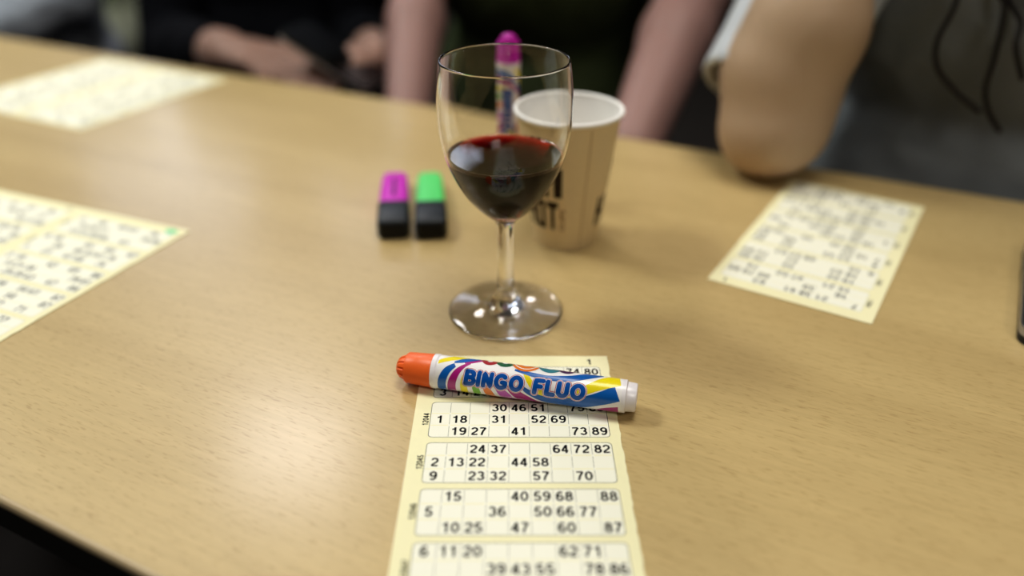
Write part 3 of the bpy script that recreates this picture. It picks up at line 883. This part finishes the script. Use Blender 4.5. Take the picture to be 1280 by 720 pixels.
class Flesh:
    """soft solid made of tapered limbs and ellipsoids, fused into one continuous skin (smooth union, then surface nets)"""
    def __init__(s): s.pr = []
    def ball(s, p, r, sc=(1, 1, 1), rot=None, seg=0, k=0.014):
        R = np.array(rot.to_3x3() if rot else Matrix.Identity(3), dtype=np.float32)
        s.pr.append(('b', np.array(p, np.float32), np.array([r * q for q in sc], np.float32), R, k if r > 0.02 else 0.004))
    def limb(s, p0, r0, p1, r1, seg=0, ends=(True, True)):
        s.pr.append(('l', np.array(p0, np.float32), np.array(p1, np.float32), (r0, r1), 0.014 if max(r0, r1) > 0.02 else 0.0035, ends))
    def cut(s, p0, r0, p1, r1):
        s.limb(p0, r0, p1, r1)
        s.pr[-1] = ('c',) + s.pr[-1][1:]
    def chain(s, pts, seg=0, last_flat=False):
        for i, ((p0, r0), (p1, r1)) in enumerate(zip(pts, pts[1:])):
            s.limb(p0, r0, p1, r1, seg, (True, not (last_flat and i == len(pts) - 2)))
    def bounds(s, q):
        if q[0] == 'b':
            e = np.sqrt(((q[3] * q[2]) ** 2).sum(1)); return q[1] - e, q[1] + e
        r = max(q[3]); return np.minimum(q[1], q[2]) - r, np.maximum(q[1], q[2]) + r
    def skin(s, name, m, parent=None, voxel=0.006, smooth=2, wrinkle=0.0, wscale=18.0, seed=0):
        B = [s.bounds(q) for q in s.pr]
        lo = np.min([b[0] for b in B], 0) - 4 * voxel; hi = np.max([b[1] for b in B], 0) + 4 * voxel
        dims = np.ceil((hi - lo) / voxel).astype(int) + 1
        D = np.full(dims, 0.5, np.float32)
        ax = [lo[a] + voxel * np.arange(dims[a], dtype=np.float32) for a in range(3)]
        for q, (b0, b1) in zip(s.pr, B):
            k = q[4]
            pad = k + 3 * voxel
            i0 = np.maximum(0, np.floor((b0 - pad - lo) / voxel).astype(int)); i1 = np.minimum(dims, np.ceil((b1 + pad - lo) / voxel).astype(int) + 1)
            sl = tuple(slice(i0[a], i1[a]) for a in range(3))
            X = (ax[0][sl[0]] - q[1][0])[:, None, None]; Y = (ax[1][sl[1]] - q[1][1])[None, :, None]; Z = (ax[2][sl[2]] - q[1][2])[None, None, :]
            if q[0] == 'b':
                k0 = k1 = 0
                for a in range(3):
                    La = X * q[3][0, a] + Y * q[3][1, a] + Z * q[3][2, a]
                    k0 = k0 + (La / q[2][a]) ** 2; k1 = k1 + (La / q[2][a] ** 2) ** 2
                k0 = np.sqrt(k0); k1 = np.sqrt(k1)
                d = k0 * (k0 - 1) / np.maximum(k1, 1e-6)
            else:
                ab = [float(q[2][a] - q[1][a]) for a in range(3)]
                n2 = ab[0] ** 2 + ab[1] ** 2 + ab[2] ** 2
                t = (X * ab[0] + Y * ab[1] + Z * ab[2]) / n2
                tc = np.clip(t, 0, 1)
                d = np.sqrt((X - tc * ab[0]) ** 2 + (Y - tc * ab[1]) ** 2 + (Z - tc * ab[2]) ** 2) - (q[3][0] + (q[3][1] - q[3][0]) * tc)
                if not q[5][1]: d = np.maximum(d, (t - 1) * math.sqrt(n2))
                if not q[5][0]: d = np.maximum(d, -t * math.sqrt(n2))
            A = D[sl]
            if q[0] == 'c':
                D[sl] = np.maximum(A, -d)
                continue
            h = np.clip(0.5 + 0.5 * (A - d) / k, 0, 1)
            D[sl] = A + (d - A) * h - k * h * (1 - h)
        S = D < 0
        n = dims - 1
        cor = [(a, b, c) for a in (0, 1) for b in (0, 1) for c in (0, 1)]
        cnt = np.zeros(n, np.int8)
        for c in cor: cnt += S[c[0]:c[0] + n[0], c[1]:c[1] + n[1], c[2]:c[2] + n[2]]
        idx = np.argwhere((cnt > 0) & (cnt < 8))
        val = [D[idx[:, 0] + c[0], idx[:, 1] + c[1], idx[:, 2] + c[2]] for c in cor]
        acc = np.zeros((len(idx), 3), np.float32); num = np.zeros(len(idx), np.float32)
        for a in range(8):
            for b in range(a + 1, 8):
                ca, cb = np.array(cor[a]), np.array(cor[b])
                if np.abs(ca - cb).sum() != 1: continue
                va, vb = val[a], val[b]
                mk_ = (va < 0) != (vb < 0)
                t = np.where(mk_, va / np.where(mk_, va - vb, 1), 0)
                acc += mk_[:, None] * (ca + t[:, None] * (cb - ca)); num += mk_
        V = lo + voxel * (idx + acc / num[:, None])
        vid = np.full(n, -1, np.int32); vid[idx[:, 0], idx[:, 1], idx[:, 2]] = np.arange(len(idx))
        quads = []
        for a in range(3):
            b, c = (a + 1) % 3, (a + 2) % 3
            s0 = [slice(None)] * 3; s1 = [slice(None)] * 3
            s0[a] = slice(0, -1); s1[a] = slice(1, None)
            e = np.argwhere(S[tuple(s0)] != S[tuple(s1)])
            flip = S[tuple(s0)][e[:, 0], e[:, 1], e[:, 2]]
            def g(db, dc):
                q_ = e.copy(); q_[:, b] += db; q_[:, c] += dc
                return vid[q_[:, 0], q_[:, 1], q_[:, 2]]
            Q = np.stack([g(-1, -1), g(0, -1), g(0, 0), g(-1, 0)], 1)
            Q[~flip] = Q[~flip][:, ::-1]
            quads.append(Q)
        Q = np.concatenate(quads)
        for _ in range(smooth):
            sm = np.zeros_like(V); w_ = np.zeros(len(V), np.float32)
            for a in range(4):
                i_, j_ = Q[:, a], Q[:, (a + 1) % 4]
                for d_ in range(3):
                    sm[:, d_] += np.bincount(i_, V[j_, d_], len(V)) + np.bincount(j_, V[i_, d_], len(V))
                w_ += np.bincount(i_, minlength=len(V)) + np.bincount(j_, minlength=len(V))
            V = 0.5 * V + 0.5 * sm / w_[:, None]
        me = bpy.data.meshes.new(name)
        me.from_pydata(V.tolist(), [], Q.tolist())
        me.update()
        if wrinkle:
            nn = len(me.vertices)
            no = np.zeros(nn * 3, np.float32); me.vertices.foreach_get('normal', no); no = no.reshape(-1, 3)
            kk = np.zeros(nn, np.float32)
            for i_, c_ in enumerate(V.tolist()):
                q_ = Vector(c_) * wscale + Vector((seed, seed * 2, 0))
                kk[i_] = noise.noise(Vector((q_.x, q_.y, q_.z * 0.45))) + 0.5 * noise.noise(q_ * 2.3)
            me.vertices.foreach_set('co', (V + no * (kk * wrinkle)[:, None]).astype(np.float32).ravel())
            me.update()
        me.materials.append(m)
        return link(name, me, parent)

def person(label, e, n, shirt_mat, skin_mat, hair_mat, trouser_mat, face_dir=None, sleeve=0.55, arms=None, lean=0.05, build=1.0, hair_long=False,
           hip_z=0.52, wr=0.004, extra=None, seed=1, voxel=0.006, shirt_fat=0.0, sleeve_fat=0.012, turn=0.0, head_fwd=0.03, belly_fwd=0.01):
    base = en(e, n)
    root = empty('person', base, (0, 0, 0))
    tag(root, label, 'person')
    fwd = Matrix.Rotation(turn, 3, 'Z') @ (-N_DIR)
    side = Matrix.Rotation(turn, 3, 'Z') @ (-E_DIR)            # the person's own left... as seen from us: towards -e
    def P(x, y, z):                                            # x to our right (+e), y towards the table, z up (root-local)
        v = (-side) * x * build + fwd * y
        return Vector((v.x, v.y, z))
    Wd = lambda w: Vector(w) - base                            # world to root-local
    rotb = Matrix.Rotation(ALPHA + turn, 3, 'Z')
    sh_z = hip_z + 0.50
    hips, belly, chest, neck = P(0, 0, hip_z + 0.02), P(0, 0.02, hip_z + 0.19), P(0, lean, hip_z + 0.37), P(0, lean + 0.01, hip_z + 0.55)
    head = P(0, lean + head_fwd + 0.01, hip_z + 0.69)
    body = Flesh(); shirt = Flesh(); tr = Flesh()
    b = build
    f = shirt_fat
    body.ball(hips, 0.105, (1.55 * b, 1.0, 0.95), rotb); body.ball(belly, 0.10, (1.35 * b, 0.95, 1.5), rotb); body.ball(chest, 0.105, (1.5 * b, 0.95, 1.6), rotb)
    shirt.ball(hips + Vector((0, 0, 0.03)), 0.116 + f, (1.56 * b, 1.02, 0.95), rotb); shirt.ball(belly, 0.112 + f, (1.42 * b, 0.98, 1.6), rotb); shirt.ball(chest, 0.114 + f, (1.5 * b, 0.98, 1.6), rotb)
    shL, shR = P(-0.165, lean - 0.01, sh_z), P(0.165, lean - 0.01, sh_z)
    body.limb(shL, 0.05, shR, 0.05); shirt.limb(shL, 0.06, shR, 0.06)
    body.limb(chest + Vector((0, 0, 0.12)), 0.06, neck, 0.052); body.limb(neck, 0.052, head - Vector((0, 0, 0.03)), 0.05)
    shirt.limb(chest + Vector((0, 0, 0.13)), 0.075, neck - Vector((0, 0, 0.02)), 0.066)
    # head: skull, face, jaw, nose, ears, lips
    body.ball(head + Vector((0, 0, 0.03)), 0.083, (0.93, 1.12, 1.0), rotb, 20)
    body.ball(head + fwd * 0.03 - Vector((0, 0, 0.03)), 0.062, (0.92, 1.0, 1.15), rotb, 18)
    body.ball(head + fwd * 0.055 - Vector((0, 0, 0.083)), 0.028, (1.1, 0.9, 0.8), rotb)
    body.limb(head + fwd * 0.088 + Vector((0, 0, 0.012)), 0.008, head + fwd * 0.108 - Vector((0, 0, 0.026)), 0.0125)
    body.limb(head + fwd * 0.086 + rotb @ Vector((-0.014, 0, -0.056)), 0.008, head + fwd * 0.086 + rotb @ Vector((0.014, 0, -0.056)), 0.008)
    for sx in (-1, 1):
        body.ball(head + rotb @ Vector((sx * 0.077, 0.004, -0.004)), 0.028, (0.38, 0.62, 1.0), rotb)
    # legs
    for sx in (-1, 1):
        hp, kn, an = P(sx * 0.085, 0.02, hip_z - 0.01), P(sx * 0.11, 0.42, hip_z - 0.02), P(sx * 0.11, 0.40, 0.10)
        body.chain([(hp, 0.082), (kn, 0.056), (an, 0.036)])
        body.limb(an - Vector((0, 0, 0.03)), 0.036, P(sx * 0.12, 0.55, 0.035), 0.028)
        tr.chain([(hp, 0.094), (kn, 0.066), (an + Vector((0, 0, 0.01)), 0.052)], last_flat=True)
        body.ball(P(sx * 0.12, 0.57, 0.03), 0.03)
        shoe = Flesh()
        shoe.limb(P(sx * 0.11, 0.385, 0.045), 0.043, P(sx * 0.12, 0.57, 0.038), 0.036); shoe.limb(P(sx * 0.11, 0.40, 0.05), 0.043, P(sx * 0.11, 0.40, 0.10), 0.046, 0, (True, False))
        shoe.skin('shoe', C_SHOE, root, 0.008, 1)
    tr.ball(hips, 0.112, (1.5 * b, 1.0, 0.95), rotb)
    # arms
    for sx, sh in ((-1, shL), (1, shR)):
        a = (arms or {}).get(sx, {})
        el = Wd(a['elbow']) if 'elbow' in a else P(sx * 0.205, 0.06, hip_z + 0.20)
        wrst = Wd(a['wrist']) if 'wrist' in a else P(sx * 0.10, 0.28, hip_z + 0.12)
        ur, er, fr, wr_ = a.get('radii', (0.046, 0.039, 0.040, 0.027))
        mid_f = el.lerp(wrst, a.get('bulge', 0.3))
        body.chain([(sh, 0.052), (sh.lerp(el, 0.4), ur), (el, er)], 18)
        body.chain([(el, er), (mid_f, fr), (wrst, wr_)], 18)
        if 'tip' in a: body.ball(Wd(a['tip'][0]), a['tip'][1], seg=16)
        for pp, pr_ in a.get('pads', []): body.ball(Wd(pp), pr_)
        ln = a.get('sleeve', sleeve)
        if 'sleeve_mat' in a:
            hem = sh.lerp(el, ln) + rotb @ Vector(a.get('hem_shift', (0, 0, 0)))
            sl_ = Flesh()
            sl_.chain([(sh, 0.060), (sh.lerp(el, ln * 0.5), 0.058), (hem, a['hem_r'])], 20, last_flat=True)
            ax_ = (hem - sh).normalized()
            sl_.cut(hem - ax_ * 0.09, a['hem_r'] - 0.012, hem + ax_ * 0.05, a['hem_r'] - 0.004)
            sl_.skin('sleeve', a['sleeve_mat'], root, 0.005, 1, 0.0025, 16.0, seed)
            shirt.limb(sh, 0.064, sh.lerp(el, 0.25), 0.056)
        elif ln <= 1:
            hem = sh.lerp(el, ln)
            shirt.chain([(sh, 0.062), (sh.lerp(el, ln * 0.5), 0.052 + sleeve_fat), (hem, a.get('hem_r', ur + sleeve_fat + 0.002))], 20, last_flat=True)
        else:
            hem = el.lerp(wrst, ln - 1)
            shirt.chain([(sh, 0.064), (sh.lerp(el, 0.5), 0.056), (el, 0.051)], 18)
            shirt.chain([(el, 0.051), (el.lerp(hem, 0.5), 0.047), (hem, 0.037)], 18, last_flat=True)
        # hand with five fingers
        hf = (Vector(a['hand_dir']) if 'hand_dir' in a else (wrst - el)).normalized()
        hn = Vector(a['palm']) if 'palm' in a else Vector((0, 0, -1))
        hn = (hn - hf * hn.dot(hf)).normalized()
        hl = hf.cross(hn).normalized() * a.get('thumb', sx)
        hs = a.get('hand_scale', 1.0)
        curl = a.get('curl', 28)
        for i, (off, ln1, ln2, ln3, r) in enumerate(((0.030, 0.042, 0.026, 0.020, 0.0088), (0.010, 0.046, 0.029, 0.021, 0.0090), (-0.010, 0.043, 0.027, 0.020, 0.0086), (-0.028, 0.034, 0.021, 0.018, 0.0078))):
            k0 = wrst + hf * 0.015 * hs + hl * off * 0.55 * hs
            k1 = wrst + hf * (0.088 - 0.006 * abs(i - 1)) * hs + hl * off * hs
            body.limb(k0, 0.0135 * hs, k1, 0.0115 * hs, 10)
            ang_ = math.radians(curl * (0.8 + 0.12 * i)); p = k1
            tot = 0.0
            for L_, rr in ((ln1, r), (ln2, r * 0.92), (ln3, r * 0.85)):
                tot += ang_
                dv = hf * math.cos(tot) + hn * math.sin(tot)
                p2 = p + dv * L_ * hs
                body.limb(p, rr * hs, p2, rr * 0.93 * hs, 10)
                p = p2
        body.ball(wrst + hf * 0.045 * hs, 0.024 * hs, (1, 1, 1))
        t0 = wrst + hf * 0.022 * hs + hl * 0.022 * hs
        tdir = (hf * 0.72 + hl * 0.62 + hn * a.get('thumb_in', 0.25)).normalized()
        t1 = t0 + tdir * 0.042 * hs; t2 = t1 + (tdir + hf * 0.35 + hn * 0.1).normalized() * 0.033 * hs; t3 = t2 + (tdir + hf * 0.7 + hn * 0.2).normalized() * 0.026 * hs
        body.chain([(t0, 0.016 * hs), (t1, 0.0118 * hs), (t2, 0.0105 * hs), (t3, 0.0088 * hs)], 10)
    shirt.ball(belly - Vector((0, 0, 0.06)) + fwd * belly_fwd, 0.118 + f, (1.55 * b, 1.05, 1.3), rotb)
    if extra: extra(body, shirt, P, fwd, rotb, head, Wd)
    bo = body.skin('body', skin_mat, root, 0.0055, 1)
    shirt.skin('shirt' if sleeve <= 1 else 'jacket', shirt_mat, root, voxel, 1, wr, 16.0, seed)
    tr.skin('trousers', trouser_mat, root, 0.008, 1, 0.002, 14.0, seed)
    # hair cap and eyes
    h = Flesh()
    h.ball(head - fwd * 0.016 + Vector((0, 0, 0.043)), 0.090, (0.97, 1.10, 0.98), rotb, 20)
    h.ball(head - fwd * 0.05 - Vector((0, 0, 0.02)), 0.068, (1.05, 0.8, 1.1), rotb, 18)
    if hair_long:
        for sx in (-1, 1):
            h.chain([(head + rotb @ Vector((sx * 0.082, 0.03, 0.03)), 0.022), (head + rotb @ Vector((sx * 0.092, 0.03, -0.08)), 0.026), (head + rotb @ Vector((sx * 0.10, 0.0, -0.20)), 0.022)])
    h.skin('hair', hair_mat, root, 0.007, 2, 0.004, 40.0, seed)
    for sx in (-1, 1):
        mb = MB()
        bm = bmesh.new(); bmesh.ops.create_uvsphere(bm, u_segments=16, v_segments=12, radius=0.0125)
        vs = [v.co.copy() for v in bm.verts]; bm.verts.index_update(); fs = [tuple(v.index for v in q_.verts) for q_ in bm.faces]; bm.free()
        mb.add(vs, fs, 0)
        mb.m = [1 if Vector(sum((Vector(vs[i]) for i in f_), Vector()) / len(f_)).normalized().dot(fwd) > 0.80 else 0 for f_ in fs]
        eo = mb.build('eye', [M_EYEW, M_EYED], root); eo.location = head + fwd * 0.0735 + rotb @ Vector((sx * 0.031, 0, 0.002))
    return root

M_EYEW = mat('eye_white', srgb(225, 220, 215), 0.2, 0.5)
M_EYED = mat('eye_iris', srgb(50, 35, 25), 0.2, 0.5)
SK_A = mat('skin_tan', srgb(188, 163, 137), 0.5, 0.35, sss=0.05, noise_amt=0.05, noise_scale=25)
SK_B = mat('skin_pink', srgb(158, 126, 120), 0.5, 0.35, sss=0.15, noise_amt=0.06, noise_scale=25)
SK_C = mat('skin_ruddy', srgb(156, 126, 114), 0.5, 0.35, sss=0.15, noise_amt=0.06, noise_scale=25)
H_DARK = mat('dark_hair', srgb(26, 20, 16), 0.5, 0.4)
H_BROWN = mat('brown_hair', srgb(60, 42, 28), 0.5, 0.4)
C_OLIVE = mat('olive_cotton', srgb(66, 74, 50), 0.9, 0.1, noise_amt=0.2, noise_scale=12, bump=0.3)
C_BLACK = mat('black_fleece', srgb(14, 15, 20), 0.9, 0.1, noise_amt=0.2, noise_scale=10, bump=0.3)
C_GREY = mat('grey_linen', srgb(122, 126, 128), 0.9, 0.1, noise_amt=0.12, noise_scale=20, bump=0.4)
C_GREY_LIT = mat('lit_grey_linen', srgb(205, 210, 216), 0.9, 0.1, noise_amt=0.06, noise_scale=20, bump=0.3)  # sleeve of the grey shirt, light from the left put into its colour
C_SLATE = mat('slate_knit', srgb(158, 164, 174), 0.9, 0.1, noise_amt=0.2, noise_scale=14, bump=0.4)
C_SAGE = mat('sage_cotton', srgb(218, 224, 204), 0.9, 0.1, noise_amt=0.12, noise_scale=14, bump=0.4)
C_SHOE = mat('black_shoe_leather', srgb(16, 15, 14), 0.6, 0.3)
C_JEAN = mat('dark_denim', srgb(24, 27, 36), 0.9, 0.1)

# olive t-shirt, both forearms brought forward to the table edge
person('person in olive t-shirt sitting behind the wine glass, forearms at the table edge', -0.487, 1.12, C_OLIVE, SK_B, H_BROWN, C_JEAN, sleeve=0.60, lean=0.07, seed=3,
       arms={-1: dict(elbow=at_n(524, -25, 0.96), wrist=at_n(508, 165, 0.762), curl=35, radii=(0.042, 0.036, 0.036, 0.026)),
             1: dict(elbow=at_n(866, -5, 0.98), wrist=at_n(790, 186, 0.765), curl=35, radii=(0.046, 0.041, 0.041, 0.030))})
# dark jacket, holding a phone
person('person in black jacket holding a phone in both hands', -1.05, 1.17, C_BLACK, SK_C, H_DARK, C_JEAN, sleeve=1.75, lean=0.05, seed=9, build=1.05,
       arms={-1: dict(elbow=at_n(215, 60, 0.98), wrist=at_n(285, 66, 0.83), sleeve=1.86, hand_dir=at_n(385, 78, 0.80) - at_n(285, 66, 0.83), palm=(0.25, -0.1, -0.9), curl=22, thumb=1, radii=(0.046, 0.040, 0.042, 0.031)),
             1: dict(elbow=at_n(455, 50, 1.13), wrist=at_n(474, 72, 0.88), sleeve=1.7, hand_dir=at_n(412, 84, 0.80) - at_n(474, 72, 0.88), palm=(-0.1, -0.1, -0.9), curl=30, thumb=-1)})
pq = at_n(418, 70, 0.80)
phone((pq.x, pq.y, pq.z - 0.004), (math.radians(28), math.radians(0), ALPHA + PI / 2 + math.radians(8)), 'black smartphone held in the hands of the person in black jacket', M_PHB, l=0.13, back=M_PHW)
# grey linen shirt, bare elbow planted on the table
el = on_table(970, 151, 0.0465)
n_el = el.dot(N_DIR)
g = person('person in grey shirt leaning a bare elbow on the table', 0.085, 0.965, C_GREY, SK_A, H_DARK, C_JEAN, sleeve=0.6, lean=0.08, seed=5, wr=0.007, belly_fwd=0.075, hair_long=True, head_fwd=0.09, shirt_fat=0.006,
       arms={-1: dict(elbow=el, wrist=at_n(1066, -140, n_el + 0.03), sleeve=0.93, sleeve_mat=C_GREY_LIT, hem_r=0.058, hem_shift=(-0.018, 0, 0.0), radii=(0.044, 0.043, 0.0445, 0.031), bulge=0.42, tip=(on_table(957, 165, 0.0395), 0.0365), pads=[(at_n(972, 90, n_el + 0.004), 0.0475), (at_n(1010, 30, n_el + 0.012), 0.0445)], curl=60, palm=(0.4, 0.6, 0)),
             1: dict(elbow=en(0.36, 0.88, 0.72), wrist=en(0.24, 0.80, 0.66), curl=30)})

def tube_strand(name, pts, r, m, parent):
    P = smooth_profile(pts, 8)
    fl = []
    mb = MB()
    vs, fs = [], []
    for i, p in enumerate(P):
        q0 = Vector(P[max(0, i - 1)]); q1 = Vector(P[min(len(P) - 1, i + 1)])
        M = frame_from(q1 - q0)
        for k in range(8):
            a_ = 2 * PI * k / 8
            vs.append(Vector(p) + M.to_3x3() @ Vector((r * math.cos(a_), r * math.sin(a_), 0)))
    for i in range(len(P) - 1):
        for k in range(8):
            fs.append((i * 8 + k, i * 8 + (k + 1) % 8, (i + 1) * 8 + (k + 1) % 8, (i + 1) * 8 + k))
    mb.add(vs, fs)
    return mb.build(name, [m], parent)
gb = Vector(g.location)
hl_ = [en(0.165, 0.782, 1.02), en(0.185, 0.782, 1.02), en(0.20, 0.785, 1.01)]
for h0, px in zip(hl_, ([(1205, -70, 0.775), (1196, 0, 0.755), (1172, 50, 0.745), (1172, 85, 0.742), (1195, 115, 0.742), (1225, 140, 0.742)],
           [(1262, -60, 0.775), (1256, 10, 0.755), (1244, 70, 0.745), (1232, 110, 0.742), (1236, 140, 0.742), (1250, 165, 0.742)],
           [(1285, -40, 0.775), (1276, 30, 0.755), (1270, 60, 0.745), (1278, 100, 0.742)])):
    tube_strand('hair_lock', [tuple(en(0.188, 0.86, 1.06) - gb), tuple(h0 - gb)] + [tuple(at_n(*p) - gb) for p in px], 0.0022, H_DARK, g)

person('person in slate grey jumper behind the far bingo sheet, at the left edge', -1.68, 1.12, C_SLATE, SK_C, H_BROWN, C_JEAN, sleeve=1.8, lean=0.08, seed=13, wr=0.007)

person('person in pale sage top seated farther back, between grey jumper and black jacket', -2.06, 1.60, C_SAGE, SK_C, H_BROWN, C_SAGE, sleeve=1.8, lean=0.05, seed=21, wr=0.007)

# ------------------------------------------------------------------ room
M_FLOOR = mat('dark_vinyl', srgb(52, 48, 44), 0.5, 0.4, noise_amt=0.15, noise_scale=6)
M_WALL = mat('dim_wall', srgb(60, 58, 56), 0.9, 0.2, noise_amt=0.05, noise_scale=3)
M_CEIL = mat('ceiling_board', srgb(205, 203, 198), 0.9, 0.2, noise_amt=0.03, noise_scale=8)
def slab(name, x0, x1, y0, y1, z0, z1, m):
    mb = MB(); mb.box(x0, x1, y0, y1, z0, z1)
    o = mb.build(name, [m], smooth=False)
    tag(o, kind='structure'); return o
RX0, RX1, RY0, RY1, RH = -3.6, 3.4, -2.6, 4.4, 2.7
slab('floor', RX0, RX1, RY0, RY1, -0.1, 0.0, M_FLOOR)
slab('ceiling', RX0, RX1, RY0, RY1, RH, RH + 0.1, M_CEIL)
slab('wall_back', RX0, RX1, RY1, RY1 + 0.1, 0, RH, M_WALL)
slab('wall_front', RX0, RX1, RY0 - 0.1, RY0, 0, RH, M_WALL)
slab('wall_left', RX0 - 0.1, RX0, RY0, RY1, 0, RH, M_WALL)
slab('wall_right', RX1, RX1 + 0.1, RY0, RY1, 0, RH, M_WALL)

def area(name, loc, size, power, col, aim=None, size_y=None):
    l = bpy.data.lights.new(name, 'AREA')
    l.energy = power; l.color = col; l.size = size
    if size_y: l.shape = 'RECTANGLE'; l.size_y = size_y
    o = bpy.data.objects.new(name, l); COL.objects.link(o)
    o.location = loc
    if aim: o.rotation_euler = (Vector(aim) - Vector(loc)).to_track_quat('-Z', 'Y').to_euler()
    return o
area('lamp_over_table', (-0.87, 2.45, RH - 0.05), 0.45, 17, (1.0, 0.95, 0.95), size_y=0.45)
area('lamp_left', (-1.45, 1.05, RH - 0.05), 0.5, 25, (0.97, 1.0, 0.95), size_y=0.5)
area('lamp_far_left', (-2.9, 2.2, RH - 0.05), 1.2, 16, (0.97, 1.0, 0.98), size_y=1.2)
area('fill_near', (0.25, 0.55, RH - 0.05), 0.8, 17, (1.0, 0.955, 0.87), size_y=0.8)  # added fill, lifts the middle and right of the table, softens shadows
area('lamp_behind', (0.7, -1.3, RH - 0.05), 0.7, 14, (1.0, 0.93, 0.84), size_y=0.7)
area('window_glow', (-1.35, RY1 - 0.05, 2.2), 2.2, 20, (0.74, 0.82, 1.0), aim=(-1.35, 0, 1.6), size_y=0.8)

w = bpy.data.worlds.new('room_air'); SC.world = w; w.use_nodes = True
w.node_tree.nodes['Background'].inputs[0].default_value = (0.9, 0.92, 1.0, 1)
w.node_tree.nodes['Background'].inputs[1].default_value = 0.05

# ------------------------------------------------------------------ camera
cd = bpy.data.cameras.new('camera'); cam = bpy.data.objects.new('camera', cd); COL.objects.link(cam)
cam.location = (0, 0, TZ + CAM_H)
cam.rotation_euler = (PI / 2 - PITCH, 0, 0)
cd.sensor_width = 36.0
cd.lens = 36.0 * F_PX / 1280
cd.clip_start = 0.01
cd.dof.use_dof = True
cd.dof.focus_distance = 0.420
cd.dof.aperture_fstop = (cd.lens / 1000) / 0.0137
SC.camera = cam
SC.view_settings.view_transform = 'Standard'
SC.view_settings.look = 'Medium High Contrast'
SC.view_settings.exposure = 0.0
SC.cycles.use_denoising = True
SC.cycles.max_bounces = 14
SC.cycles.transmission_bounces = 12
SC.cycles.glossy_bounces = 6
SC.cycles.sample_clamp_indirect = 0.0
